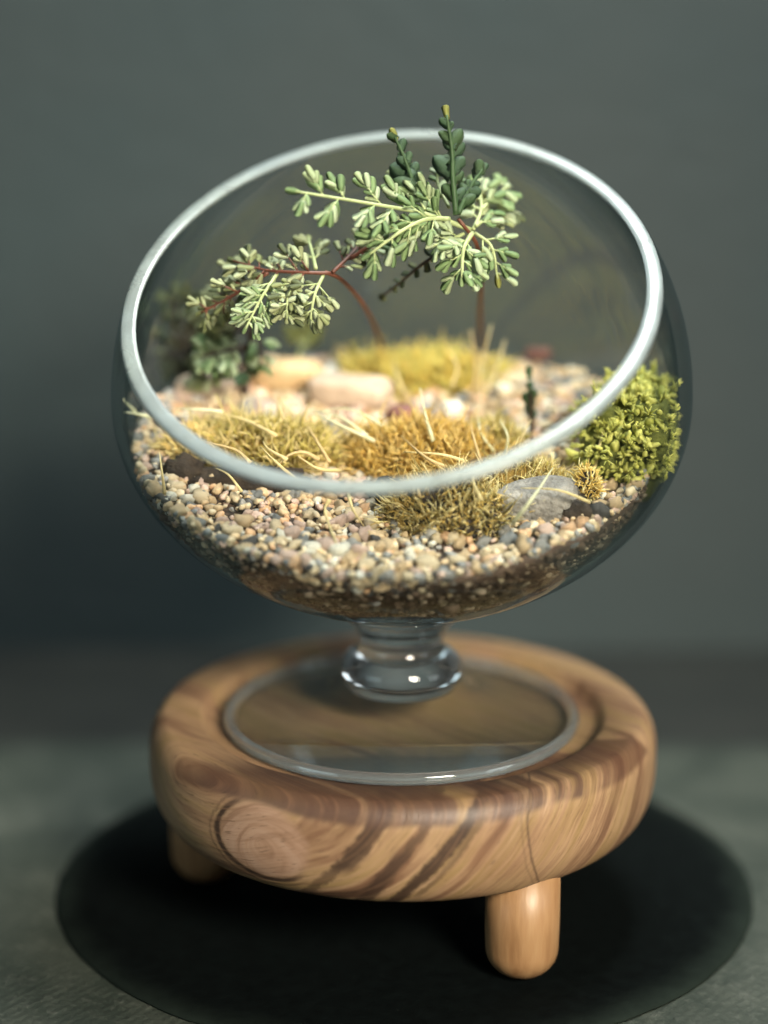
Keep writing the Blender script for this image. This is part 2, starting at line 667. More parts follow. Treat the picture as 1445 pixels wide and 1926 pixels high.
NT, NU = 128, 30
RIMH = 0.0011
WRIM = 0.0034
WLOW = 0.0018
vo, fo = [], []
for wall, wbot in ((0.0, 0.0), (WRIM, WLOW)):
    for j in range(NT):
        th = 2 * math.pi * j / NT
        uc = u_cut(th, wall, wbot, HR - RIMH)
        ph1 = math.asin(uc)
        for i in range(NU):
            ph = -math.pi / 2 + 0.02 + (ph1 + math.pi / 2 - 0.02) * i / (NU - 1)
            vo.append(bowl_pt(math.sin(ph), th, wall, wbot))
off = NT * NU
for j in range(NT):
    j2 = (j + 1) % NT
    for i in range(NU - 1):
        fo.append((j * NU + i, j2 * NU + i, j2 * NU + i + 1, j * NU + i + 1))
        fo.append((off + j * NU + i + 1, off + j2 * NU + i + 1, off + j2 * NU + i, off + j * NU + i))
fo.append(tuple(j * NU for j in range(NT - 1, -1, -1)))
fo.append(tuple(off + j * NU for j in range(NT)))
mb = MB()
mb.add(vo, fo)
build(mb, 'bowl_wall', mat_thin_glass(), bowl)

sec = []                                     # rim cross section: (0 outer .. 1 inner, height)
for t, h in ((0.0, -RIMH), (0.0, -0.0005), (0.03, -0.0002), (0.09, 0.0), (0.35, 0.00015), (0.65, 0.00015), (0.91, 0.0), (0.97, -0.0002), (1.0, -0.0005), (1.0, -RIMH)):
    sec.append((t, h))
vs, fs = [], []
for j in range(NT):
    th = 2 * math.pi * j / NT
    for t, h in sec:
        wl = WRIM * t
        u = u_cut(th, wl, WLOW * t, HR + h + 0.0001)
        vs.append(bowl_pt(u, th, wl, WLOW * t))
k = len(sec)
for j in range(NT):
    j2 = (j + 1) % NT
    for i in range(k):
        i2 = (i + 1) % k
        fs.append((j * k + i, j2 * k + i, j2 * k + i2, j * k + i2))
mb = MB()
mb.add(vs, fs)
o = build(mb, 'rim', mat_rim(), bowl)
fix_normals(o)

solid = mat_solid_glass()
ZB = ZC - BBL                                # outer bottom of the bowl
FT = FLOOR + 0.0003
prof = [(0.0, FT), (0.0422, FT), (0.0428, FT + 0.0006), (0.0430, FT + 0.0014), (0.0428, FT + 0.0021), (0.0420, FT + 0.0026),
        (0.036, FT + 0.0031), (0.029, FT + 0.0041), (0.022, FT + 0.0060), (0.0175, FT + 0.0082), (0.0155, FT + 0.0098), (0.0, FT + 0.0098)]
mb = MB()
mb.lathe(prof, 128, (BX, BY))
foot = build(mb, 'foot', mat_thin_glass(0.010), bowl)
fix_normals(foot)
mb = MB()
mb.lathe([(0.0446 + 0.0014 * math.cos(a), FT + 0.0016 + 0.0016 * math.sin(a)) for a in [2 * math.pi * i / 14 for i in range(14)]], 128, (BX, BY), closed=True)
o = build(mb, 'foot_edge', mat_solid_glass('edge_glass', 0.92), foot)
fix_normals(o)
z0 = FT + 0.0099
prof = [(0.0, z0), (0.0138, z0)]
for i in range(1, 10):
    a = -math.pi / 2 + math.pi * i / 10
    prof.append((0.0124 + 0.0033 * math.cos(a), z0 + 0.0044 + 0.0044 * math.sin(a)))
prof += [(0.0122, z0 + 0.0092), (0.0110, z0 + 0.0106), (0.0106, z0 + 0.0122), (0.0110, z0 + 0.0142), (0.0124, z0 + 0.0166), (0.0150, z0 + 0.0192), (0.0180, ZB + 0.0011), (0.010, ZB - 0.0006), (0.0, ZB - 0.0010)]
mb = MB()
mb.lathe(prof, 96, (BX, BY))
o = build(mb, 'stem', solid, bowl)
fix_normals(o)

# ------------------------------------------------------------------ gravel bed: soil, loose gravel, pebbles
PEB = [mottled('pebble_cream', (0.50, 0.40, 0.26), (0.66, 0.56, 0.38), 300, 0.5),
       mottled('pebble_pink', (0.46, 0.33, 0.27), (0.60, 0.45, 0.37), 320, 0.5),
       mottled('pebble_peach', (0.52, 0.30, 0.16), (0.62, 0.42, 0.25), 280, 0.5),
       mottled('pebble_tan', (0.46, 0.33, 0.19), (0.60, 0.46, 0.28), 350, 0.55),
       mottled('pebble_grey', (0.20, 0.20, 0.19), (0.32, 0.31, 0.29), 400, 0.5),
       mottled('pebble_slate', (0.13, 0.14, 0.14), (0.23, 0.24, 0.24), 380, 0.45),
       mottled('pebble_dark', (0.035, 0.033, 0.032), (0.08, 0.075, 0.07), 400, 0.45),
       mottled('pebble_white', (0.58, 0.56, 0.47), (0.70, 0.68, 0.58), 300, 0.45)]
PEB_W = np.array([0.26, 0.16, 0.09, 0.25, 0.11, 0.05, 0.025, 0.055])
PEB_W = PEB_W / PEB_W.sum()


def blob_shape(seed, sub=2, rough=0.25, squash=(1, 0.8, 0.62), freq=1.3, flat=0.0):
    bm = bmesh.new()
    bmesh.ops.create_icosphere(bm, subdivisions=sub, radius=1.0)
    sv = Vector((seed * 3.7, seed * 1.3, seed * 7.1))
    vs = []
    for v in bm.verts:
        n = v.co.normalized()
        d = 1 + rough * noise.noise(n * freq + sv) + rough * 0.4 * noise.noise(n * freq * 2.3 + sv)
        p = n * d
        if flat:
            p = Vector((math.copysign(abs(p.x) ** (1 - flat), p.x), math.copysign(abs(p.y) ** (1 - flat), p.y), math.copysign(abs(p.z) ** (1 - flat), p.z)))
        vs.append(Vector((p.x * squash[0], p.y * squash[1], p.z * squash[2])))
    fs = [tuple(q.index for q in f.verts) for f in bm.faces]
    bm.free()
    return vs, fs


PSH = [blob_shape(i + 1, 2, random.uniform(0.4, 0.8), (1, random.uniform(0.66, 0.95), random.uniform(0.5, 0.85)), random.uniform(1.1, 1.7)) for i in range(14)]
PMESH = {}


def peb_mesh(s, c):
    if (s, c) not in PMESH:
        m_ = MB()
        m_.add(*PSH[s])
        PMESH[(s, c)] = m_.mesh('pebble', PEB[c])
    return PMESH[(s, c)]


bed = thing('gravel_bed', (BX, BY, ZB + 0.004), 'bed of small cream pink and grey pebbles over brown soil inside the bowl', 'gravel')

# soil body: fills the inner bowl up to the bed
ms, nts, bs = new_mat('brown_soil')
v = coords(nts)
n1 = noise_node(nts, v, 110, 6, 0.7)
x, y, z = xyz(nts, v)
lay = noise_node(nts, comb(nts, x * 18, y * 18, z * 130), 1.0, 4, 0.6)
cs = ramp(nts, n1, [(0.30, (0.018, 0.012, 0.008)), (0.48, (0.055, 0.034, 0.022)), (0.62, (0.10, 0.062, 0.042)), (0.8, (0.19, 0.135, 0.09))])
cs = mix(nts, lay.step(0.52, 0.66) * 0.6, cs, (0.13, 0.072, 0.050))
nts.links.new(cs, bs.inputs['Base Color'])
bs.inputs['Roughness'].default_value = 0.8
bump(nts, n1, bs, 0.0012)
vs, fs = [], []
NS, NR = 96, 14
WS = WRIM + 0.0003
for j in range(NS):
    th = 2 * math.pi * j / NS
    # height where the bed meets the wall in this direction
    zz = 0.12
    for _ in range(20):
        r = in_bowl_r(zz, WS) - right_gap(th)
        zz = bedz(BX + r * math.cos(th), BY + r * math.sin(th)) - 0.0015
    ue = max(-1, min(0, (zz - ZC) / (BBL - 0.0022)))
    pe = math.asin(ue)
    for i in range(NR):
        ph = -math.pi / 2 + (pe + math.pi / 2) * i / (NR - 1)
        zq = ZC + math.sin(ph) * (BBL - 0.0022)
        r = max(0.0, in_bowl_r(zq, WS) - right_gap(th) * math.cos(ph) ** 2)
        vs.append((BX + r * math.cos(th), BY + r * math.sin(th), zq))
    re = r
    for i in range(1, 12):
        r = re * (1 - i / 12)
        px_, py_ = BX + r * math.cos(th), BY + r * math.sin(th)
        vs.append((px_, py_, bedz(px_, py_) - 0.0015))
K = NR + 11
for j in range(NS):
    j2 = (j + 1) % NS
    for i in range(K - 1):
        fs.append((j * K + i, j2 * K + i, j2 * K + i + 1, j * K + i + 1))
fs.append(tuple(j * K + K - 1 for j in range(NS)))
mb = MB()
mb.add(vs, fs)
o = build(mb, 'soil', ms, bed)
fix_normals(o)


def proj(p):
    q = Vector(p) - CAM
    zz = q.dot(FW)
    return 722.5 + F_PX * q.dot(RT) / zz, 963 - F_PX * q.dot(UP) / zz, zz


# scatter
cand = []
step = 0.0021
yy = -0.075
while yy < 0.085:
    xx = -0.075
    while xx < 0.075:
        px_ = xx + random.uniform(-0.9, 0.9) * step * 0.6
        py_ = yy + random.uniform(-0.9, 0.9) * step * 0.6
        for layer in (0, 1):
            if layer == 1 and random.random() < 0.25:
                continue
            s = min(0.0030, max(0.0008, random.lognormvariate(math.log(0.00116), 0.45)))
            if py_ > 0.02:
                s *= 1.18
            ox, oy = (random.uniform(-1, 1) * step * 0.5 for _ in range(2))
            p = Vector((px_ + ox, py_ + oy, bedz(px_, py_) + random.uniform(-0.0008, 0.0002) - layer * 0.0018))
            if math.hypot(p.x - BX, p.y - BY) < in_bowl_r(p.z, WRIM + 0.0004) - right_gap(math.atan2(p.y - BY, p.x - BX)) - s * 0.75:
                cand.append((p, s, layer))
        xx += step
    yy += step
# pebbles pressed against the glass below the bed's edge
for k in range(1100):
    th = random.uniform(0, 2 * math.pi)
    s = min(0.0026, max(0.0008, random.lognormvariate(math.log(0.0013), 0.3)))
    zz = 0.12
    for _ in range(12):
        r = in_bowl_r(zz, WRIM)
        zz = bedz(BX + r * math.cos(th), BY + r * math.sin(th))
    zz -= abs(random.gauss(0, 0.0027)) - 0.0006
    r = in_bowl_r(zz, WRIM + 0.0003) - right_gap(th) - s * 0.62
    cand.append((Vector((BX + r * math.cos(th), BY + r * math.sin(th), zz)), s * (1 if random.random() < .75 else .7), 2))

def pick_col(p, layer):
    return int(rng.choice(8, p=PEB_W))


# which are covered: the moss and stones stand here (pixel ellipses in the photograph)
COVER = [(490, 850, 150, 75), (800, 850, 150, 60), (850, 945, 115, 60), (810, 705, 135, 60), (1180, 800, 95, 100), (1010, 950, 80, 45), (535, 715, 70, 30), (655, 745, 85, 35)]


def covered(x_, y_):
    return any(((x_ - a) / c) ** 2 + ((y_ - b_) / d_) ** 2 < 1 for a, b_, c, d_ in COVER)


scored = []
for i, (p, s, layer) in enumerate(cand):
    x_, y_, z_ = proj(p)
    vis = 1.0
    if layer == 1 or covered(x_, y_):
        vis = 0.1
    if layer == 2 and p.y > -0.015:
        vis = 0.1
    if p.y > 0.0:
        vis *= 0.62
    if layer == 2 and bedz(p.x, p.y) - p.z > 0.004:
        vis *= 0.5
    scored.append((s / z_ * vis, i))
scored.sort(reverse=True)
single = {i for _, i in scored[:300]}
stuff = MB()
for i, (p, s, layer) in enumerate(cand):
    sh = random.randrange(14)
    c = pick_col(p, layer)
    rot = Matrix.Rotation(random.uniform(0, 6.28), 4, 'Z') @ Matrix.Rotation(random.gauss(0, 0.5), 4, 'X') @ Matrix.Rotation(random.gauss(0, 0.4), 4, 'Y')
    if layer == 2:
        c = c if random.random() < 0.62 else random.choice((4, 5, 6, 3))
    M = Matrix.Translation(p) @ rot @ Matrix.Diagonal((s, s, s, 1))
    if i in single:
        link('pebble', peb_mesh(sh, c), bed, M)
    else:
        stuff.add([M @ q for q in PSH[sh][0]], PSH[sh][1], c)
# grit in the soil against the glass
GR = [blob_shape(i + 31, 1, 0.5, (1, 0.8, 0.7), 2.0) for i in range(4)]
gm1 = mottled('soil_crumb', (0.05, 0.032, 0.02), (0.13, 0.09, 0.06), 400, 0.8)
gm2 = mottled('soil_crumb_pale', (0.20, 0.155, 0.11), (0.34, 0.27, 0.19), 400, 0.7)
for k in range(4200):
    th = random.uniform(math.pi, 2 * math.pi)
    ph = -random.uniform(0.25, 1.45)
    zz = ZC + math.sin(ph) * (BBL - 0.0022)
    r = max(0.0, in_bowl_r(zz, WRIM) - right_gap(th) * math.cos(ph) ** 2)
    p = Vector((BX + r * math.cos(th), BY + r * math.sin(th), zz))
    if zz > bedz(p.x, p.y) - 0.003:
        continue
    s = random.lognormvariate(math.log(0.0006), 0.5)
    p = C0 + (p - C0) * (1 - s * 4.5)
    g = random.choice(GR)
    M = Matrix.Translation(p) @ Matrix.Rotation(random.uniform(0, 6), 4, 'Z') @ Matrix.Diagonal((s * 1.5, s, s, 1))
    stuff.add([M @ q for q in g[0]], g[1], 8 if random.random() < 0.72 else 9)
tag(build(stuff, 'loose_gravel', PEB + [gm1, gm2], bed), kind='stuff')


# ------------------------------------------------------------------ stones
def stone(px_, py_, sx, sy, sz, rotz, mat, label, seed, lift=0.35, rough=0.3, flat=0.25, tilt=0.0, name='stone', group=None):
    p = on_bed(px_, py_)
    vs, fs = blob_shape(seed, 3, rough, (1, 1, 1), 1.2, flat)
    mb = MB()
    M = Matrix.Rotation(rotz, 4, 'Z') @ Matrix.Rotation(tilt, 4, 'Y') @ Matrix.Diagonal((sx, sy, sz, 1))
    mb.add([M @ q for q in vs], fs)
    o = build(mb, name, mat)
    o.location = p + Vector((0, 0, sz * lift))
    tag(o, label, 'stone', group)
    return o


st_tan = mottled('stone_tan', (0.44, 0.29, 0.14), (0.60, 0.45, 0.26), 150, 0.6, 0.0006)
st_pink = mottled('stone_pink', (0.42, 0.32, 0.24), (0.56, 0.44, 0.34), 160, 0.65, 0.0006)
st_red = mottled('stone_red', (0.10, 0.035, 0.03), (0.20, 0.075, 0.06), 200, 0.55, 0.0006)
st_slate = mottled('stone_slate', (0.15, 0.14, 0.13), (0.36, 0.34, 0.31), 260, 0.55, 0.0016, detail=7)
stone(535, 722, 0.0098, 0.0050, 0.0042, 0.12, st_tan, 'long yellow tan stone beside the dark upright stem', 51, 0.6)
stone(660, 756, 0.0118, 0.0060, 0.0048, -0.1, st_pink, 'broad dusty pink stone between two moss cushions', 52, 0.6)
stone(757, 790, 0.0040, 0.0032, 0.0026, 0.4, st_red, 'dark red brown stone behind the ochre moss cushion', 53, 0.5)
stone(1008, 968, 0.0108, 0.0062, 0.0060, 0.22, st_slate, 'grey slate stone with flat top beside the front moss', 54, 0.45, 0.25, 0.35, -0.1)
stone(1012, 672, 0.0040, 0.0030, 0.0016, -0.3, st_red, 'thin red stone against the rear glass of the bowl', 55, 0.6)
stone(392, 738, 0.0092, 0.0044, 0.0036, 0.5, st_pink, 'slanting pink stone near the dark green leaves', 56, 0.6)
stone(430, 715, 0.0050, 0.0040, 0.0034, 0.1, st_pink, 'round pink stone at the foot of the dark stem', 57, 0.6)
stone(850, 806, 0.0027, 0.0022, 0.0020, 0.2, PEB[7], 'small white stone on top of the ochre moss', 58, 2.6)
stone(905, 838, 0.0042, 0.0034, 0.0030, 0.2, st_slate, 'small blue grey stone between ochre moss and tiny sprig', 59, 0.9)


# ------------------------------------------------------------------ moss
def moss(px_, py_, rx, ry, h, n, L, mats, base_mat, label, rotz=0.0, seed=1, wid=0.00022, spread=0.6, up=0.5, sink=0.25, group=None, dpt=None, fine=False):
    p0 = on_bed(px_, py_)
    if dpt is not None:
        p0 = Vector(dpt)
    t = thing('moss_clump', p0, label, 'moss', group)
    vs, fs = blob_shape(seed, 4, 0.30, (1, 1, 1), 1.9)
    mb = MB()
    rot = Matrix.Rotation(rotz, 4, 'Z')
    T = Matrix.Translation(p0) @ rot

    def shape(q):
        return T @ Vector((q.x * rx, q.y * ry, q.z * h - h * sink + 0.001 * noise.noise(q * 3)))
    mb.add([shape(q) for q in vs], fs)
    build(mb, 'cushion', base_mat, t)
    sh = MB()
    k = 0
    while k < n:
        q = vs[random.randrange(len(vs))]
        if q.z < -0.15:
            continue
        k += 1
        base = shape(q + Vector([random.gauss(0, 0.03) for _ in range(3)]))
        nr = (rot @ Vector((q.x / rx, q.y / ry, q.z / h))).normalized()
        l = L * random.uniform(0.4, 1.25) * (1.9 if random.random() < 0.10 else 1.0)
        d = (nr * 0.8 + Vector((0, 0, up)) + Vector([random.gauss(0, spread) for _ in range(3)])).normalized()
        bend = Vector([random.gauss(0, 0.35) for _ in range(3)]) + Vector((0, 0, -0.15))
        mid = base + d * l * 0.55
        tip = mid + (d + bend).normalized() * l * 0.5
        sh.tube([base, mid, tip], [wid * random.uniform(0.8, 1.3), wid, wid * 0.25], 3, random.randrange(len(mats)))
    tag(build(sh, 'shoots', mats, t), kind='stuff')
    return t


def leafy(name, c1, c2, scale=200, rough=0.6, sss=0.15):
    return mottled(name, c1, c2, scale, rough, 0.0001, sss=sss)


g_ochre = [leafy('moss_ochre', (0.52, 0.33, 0.06), (0.68, 0.48, 0.13)), leafy('moss_gold', (0.58, 0.40, 0.12), (0.70, 0.53, 0.20)), leafy('moss_rust', (0.40, 0.24, 0.045), (0.55, 0.35, 0.09))]
g_olive = [leafy('moss_olive', (0.36, 0.29, 0.06), (0.52, 0.43, 0.12)), leafy('moss_straw', (0.58, 0.45, 0.17), (0.70, 0.58, 0.28)), leafy('moss_dull', (0.24, 0.19, 0.05), (0.40, 0.31, 0.09))]
g_brown = [leafy('moss_brown', (0.375, 0.250, 0.056), (0.600, 0.413, 0.112)), leafy('moss_buff', (0.725, 0.537, 0.213), (0.780, 0.700, 0.350)), leafy('moss_dark', (0.163, 0.125, 0.031), (0.300, 0.225, 0.062))]
g_yellow = [leafy('moss_yellow', (0.55, 0.38, 0.06), (0.70, 0.53, 0.13)), leafy('moss_yellow_green', (0.42, 0.37, 0.08), (0.57, 0.50, 0.13))]
g_lime = [leafy('moss_lime', (0.43, 0.43, 0.09), (0.57, 0.55, 0.16)), leafy('moss_lime_deep', (0.25, 0.27, 0.05), (0.40, 0.40, 0.09))]
soil_dark = mottled('damp_soil', (0.012, 0.008, 0.006), (0.045, 0.03, 0.018), 240, 0.8, 0.0008)
under_ochre = mottled('moss_bed', (0.134, 0.090, 0.027), (0.381, 0.246, 0.056), 260, 0.85, 0.0008)

m1 = moss(490, 862, 0.0200, 0.0125, 0.0105, 3000, 0.0044, g_olive, under_ochre, 'olive yellow moss cushion with dry blades on dark soil', seed=3, wid=0.00028)
moss(360, 850, 0.0070, 0.0060, 0.0062, 700, 0.0030, [g_ochre[1], g_olive[1]], soil_dark, 'small golden moss tuft against the low side of the bowl', seed=13, wid=0.00034)
m2 = moss(795, 865, 0.0190, 0.0105, 0.0100, 3400, 0.0040, g_ochre, under_ochre, 'ochre orange moss cushion in the middle of the bowl', seed=4, wid=0.00024)
m2b = moss(925, 835, 0.0085, 0.0070, 0.0052, 700, 0.0034, g_olive, under_ochre, 'low olive moss tuft beside the tiny sprig', seed=14, wid=0.00026)
m3 = moss(850, 962, 0.0155, 0.0085, 0.0100, 3400, 0.0034, g_brown, soil_dark, 'brown green feathery moss cushion behind the front pebbles', seed=5, wid=0.00019)
m3b = moss(985, 915, 0.0125, 0.0078, 0.0074, 2000, 0.0032, g_brown + g_olive[:2], under_ochre, 'buff moss patch growing over the grey slate stone', seed=15, wid=0.00019)
m4 = moss(815, 722, 0.0180, 0.0120, 0.0085, 1800, 0.0044, g_yellow, under_ochre, 'bright yellow moss cushion at the foot of the tall sprig', seed=6, wid=0.00035)
moss(700, 700, 0.0080, 0.0060, 0.0045, 500, 0.0034, g_yellow, under_ochre, 'thin yellow moss tuft among the rear pebbles', seed=16, wid=0.00035)
moss(1102, 942, 0.0026, 0.0026, 0.0058, 420, 0.0020, [g_brown[0], g_ochre[0], g_brown[1]], soil_dark, 'tiny brown upright moss cone next to the slate stone', seed=7, wid=0.00022, sink=-0.3)

def clod(parent, px_, py_, sx, sy, sz, seed):
    p = on_bed(px_, py_)
    vs, fs = blob_shape(seed, 3, 0.4, (1, 1, 1), 2.2)
    mb = MB()
    mb.add([p + Vector((q.x * sx, q.y * sy, q.z * sz)) for q in vs], fs)
    build(mb, 'soil_clod', soil_dark, parent)


clod(m1, 455, 905, 0.0165, 0.0055, 0.0042, 81)
clod(m1, 345, 885, 0.0050, 0.0045, 0.0040, 84)
clod(m3, 742, 938, 0.0070, 0.0050, 0.0048, 82)
clod(m3, 1085, 962, 0.0045, 0.0045, 0.0040, 83)

# lime cushion against the glass: rounded nubs
p0 = Vector((0.0555, 0.000, bedz(0.0555, 0.0)))
lime = thing('moss_clump', p0, 'lime green knobbly moss cushion pressed against the glass', 'moss')
vs, fs = blob_shape(9, 3, 0.55, (1, 1, 1), 2.0)
mb = MB()
LRX, LRY, LH = 0.0108, 0.0165, 0.0140


def lime_pt(q):
    p = p0 + Vector((q.x * LRX + 0.001, q.y * LRY, q.z * LH + 0.0045 + q.y * 0.002))
    rr = math.hypot(p.x - BX, p.y - BY)
    mx_ = in_bowl_r(p.z, WRIM + 0.0012)
    if rr > mx_:
        p.x = BX + (p.x - BX) * mx_ / rr
        p.y = BY + (p.y - BY) * mx_ / rr
    return p


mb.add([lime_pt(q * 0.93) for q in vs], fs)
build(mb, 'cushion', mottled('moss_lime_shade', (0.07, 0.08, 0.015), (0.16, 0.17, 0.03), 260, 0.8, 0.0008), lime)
NUB = [blob_shape(i + 71, 2, 0.45, (1, 0.8, 0.8), 1.8) for i in range(5)]
sh = MB()
for k in range(1300):
    fa = random.choice(fs)
    u_, v_ = random.random(), random.random()
    if u_ + v_ > 1:
        u_, v_ = 1 - u_, 1 - v_
    q = vs[fa[0]] + (vs[fa[1]] - vs[fa[0]]) * u_ + (vs[fa[2]] - vs[fa[0]]) * v_
    q = q * (1 + 0.30 * noise.noise(q * 3.5) + 0.10 * noise.noise(q * 9.0))
    if q.z < -0.6:
        continue
    p = lime_pt(q * random.uniform(0.94, 1.04))
    s = random.lognormvariate(math.log(0.00062), 0.38)
    M = Matrix.Translation(p) @ Matrix.Rotation(random.uniform(0, 6.3), 4, 'Z') @ Matrix.Rotation(random.uniform(-1.2, 1.2), 4, 'Y') @ Matrix.Diagonal((s * random.uniform(1.0, 1.9), s, s * random.uniform(.7, 1), 1))
    g = random.choice(NUB)
    sh.add([M @ a for a in g[0]], g[1], 0 if random.random() < 0.65 else 1)
for k in range(2600):
    q = vs[random.randrange(len(vs))] * random.uniform(0.96, 1.1)
    if q.z < -0.4:
        continue
    b_ = lime_pt(q)
    d = (Vector((q.x, q.y, q.z + 0.4)) + Vector([random.gauss(0, .5) for _ in range(3)])).normalized()
    sh.tube([b_, b_ + d * random.uniform(0.0012, 0.0028)], [0.00032, 0.00012], 3, random.randrange(2))
tag(build(sh, 'shoots', g_lime, lime), kind='stuff')

# ------------------------------------------------------------------ dry grass blades (parts of the cushions they grow in)
straw = [leafy('dry_straw', (0.50, 0.40, 0.18), (0.62, 0.52, 0.27), 300), leafy('pale_blade', (0.50, 0.50, 0.30), (0.62, 0.62, 0.42), 300), leafy('tan_blade', (0.40, 0.29, 0.12), (0.52, 0.40, 0.2), 300)]


def blade(parent, pts, wid, mat, lifts):
    """pts in pixels, placed on the bed raised by lifts (metres)"""
    P = [on_bed(a, b_, l) for (a, b_), l in zip(pts, lifts)]
    path = smooth_path(P, 9)
    rad = [wid * (1 - 0.75 * i / 8) for i in range(9)]
    mb = MB()
    mb.tube(path, rad, 5)
    build(mb, 'grass_blade', mat, parent)


BL = [
    (m1, [(560, 905), (520, 870), (490, 840)], (.004, .010, .011), 0), (m1, [(455, 925), (430, 893), (405, 880)], (.003, .006, .006), 0),
    (m1, [(420, 775), (370, 770), (330, 768)], (.011, .012, .010), 1), (m1, [(640, 885), (600, 882), (560, 858)], (.005, .008, .010), 0),
    (m1, [(600, 865), (570, 850), (540, 858), (520, 880)], (.009, .011, .010, .008), 2), (m1, [(540, 865), (505, 845), (495, 830)], (.010, .011, .011), 0),
    (m1, [(255, 775), (240, 760), (232, 750)], (.008, .010, .011), 1), (m1, [(285, 785), (255, 778), (235, 775)], (.008, .009, .009), 1),
    (m1, [(470, 870), (440, 845), (380, 830)], (.010, .011, .011), 2), (m1, [(520, 820), (460, 790), (400, 775)], (.012, .012, .011), 0),
    (m1, [(620, 870), (590, 820), (570, 790)], (.008, .011, .010), 2), (m1, [(310, 930), (305, 890), (300, 850)], (.001, .006, .009), 0),
    (m2, [(690, 820), (640, 785), (590, 770)], (.010, .012, .012), 1), (m2, [(720, 800), (660, 770), (600, 772)], (.012, .014, .013), 1), (m2, [(705, 830), (640, 800), (585, 775)], (.009, .012, .012), 1),
    (m2, [(880, 870), (830, 855), (760, 850)], (.010, .012, .012), 0), (m2, [(840, 880), (800, 860), (755, 820)], (.010, .012, .012), 2),
    (m2, [(620, 940), (612, 965), (640, 1040)], (.007, .005, .001), 0), (m2, [(655, 930), (665, 960), (685, 990)], (.006, .005, .001), 0),
    (m2, [(815, 830), (800, 780), (790, 730)], (.010, .015, .018), 1), (m2, [(905, 870), (890, 820), (885, 790)], (.008, .012, .012), 2),
    (m3, [(1110, 945), (1050, 922), (980, 918)], (.004, .009, .009), 0), (m3, [(965, 985), (1000, 940), (1040, 880)], (.004, .010, .010), 1),
    (m3, [(790, 935), (780, 905), (770, 890)], (.009, .012, .012), 2), (m3, [(905, 940), (890, 905), (900, 880)], (.009, .012, .012), 0),
    (m2b, [(950, 860), (955, 820), (940, 790)], (.005, .010, .012), 1), (m2b, [(975, 850), (985, 815), (1000, 790)], (.005, .009, .010), 0), (m2b, [(930, 850), (905, 815), (900, 780)], (.006, .010, .012), 1),
    (m4, [(900, 740), (905, 690), (925, 610)], (.006, .013, .022), 0), (m4, [(890, 740), (895, 680), (885, 620)], (.006, .014, .020), 2), (m4, [(910, 745), (935, 690), (950, 640)], (.006, .012, .016), 0),
    (m4, [(760, 740), (745, 700), (740, 680)], (.006, .010, .011), 0), (m4, [(850, 730), (860, 690), (840, 650)], (.008, .012, .015), 0),
    (lime, [(1118, 885), (1130, 830), (1150, 770)], (.003, .010, .014), 0),
]
for par, pts, lf, mi in BL:
    blade(par, pts, random.uniform(0.00042, 0.00062), straw[mi], lf)

# ------------------------------------------------------------------ sprigs
def leaf_mat(name, c1, c2):
    """thin leaf: some light passes through"""
    m = mottled(name, c1, c2, 420, 0.5, 0.0001)
    nt = m.node_tree
    b = nt.nodes['Principled BSDF']
    out = nt.nodes['Material Output']
    tl = nt.nodes.new('ShaderNodeBsdfTranslucent')
    nt.links.new(b.inputs['Base Color'].links[0].from_socket, tl.inputs[0])
    mx = nt.nodes.new('ShaderNodeMixShader')
    mx.inputs[0].default_value = 0.3
    nt.links.new(b.outputs[0], mx.inputs[1])
    nt.links.new(tl.outputs[0], mx.inputs[2])
    nt.links.new(mx.outputs[0], out.inputs[0])
    return m


LEAF_MATS = {
    'pale': [leaf_mat('leaf_pale', (0.34, 0.44, 0.22), (0.48, 0.57, 0.32)), leaf_mat('leaf_pale_green', (0.20, 0.31, 0.13), (0.34, 0.45, 0.21)), leaf_mat('leaf_green', (0.13, 0.23, 0.085), (0.23, 0.34, 0.14)), leaf_mat('leaf_fresh', (0.17, 0.28, 0.10), (0.28, 0.40, 0.17)), leaf_mat('leaf_mint', (0.40, 0.50, 0.29), (0.54, 0.63, 0.40))],
    'dark': [leaf_mat('leaf_dark', (0.035, 0.080, 0.028), (0.075, 0.14, 0.055)), leaf_mat('leaf_dark_bluish', (0.040, 0.090, 0.048), (0.080, 0.15, 0.075))],
    'mid': [leaf_mat('leaf_mid', (0.22, 0.27, 0.10), (0.36, 0.40, 0.18)), leaf_mat('leaf_mid_pale', (0.32, 0.37, 0.18), (0.45, 0.48, 0.26)), leaf_mat('leaf_mid_deep', (0.08, 0.105, 0.04), (0.17, 0.20, 0.08)), leaf_mat('leaf_mid_mint', (0.42, 0.50, 0.28), (0.58, 0.64, 0.40))],
    'yellow': [leaf_mat('leaf_tip', (0.22, 0.25, 0.05), (0.34, 0.34, 0.09))],
    'deep': [leaf_mat('leaf_deep', (0.024, 0.040, 0.014), (0.06, 0.085, 0.03)), leaf_mat('leaf_deep_olive', (0.08, 0.10, 0.035), (0.15, 0.17, 0.06))],
}
ST_RED = mottled('stem_red', (0.075, 0.024, 0.014), (0.15, 0.050, 0.026), 300, 0.5)
ST_DARK = mottled('stem_dark', (0.022, 0.014, 0.010), (0.055, 0.035, 0.022), 300, 0.6)
ST_GREEN = mottled('stem_green', (0.27, 0.33, 0.14), (0.40, 0.47, 0.23), 300, 0.5)
LEAF_ROWS = [[(0.0, 0.16), (0.22, 0.22), (0.5, 0.27), (0.78, 0.29), (0.93, 0.22), (1.0, 0.08)],
             [(0.0, 0.18), (0.3, 0.22), (0.6, 0.25), (0.82, 0.30), (0.95, 0.22), (1.0, 0.09)],
             [(0.0, 0.14), (0.2, 0.22), (0.45, 0.30), (0.7, 0.28), (0.9, 0.22), (1.0, 0.07)]]
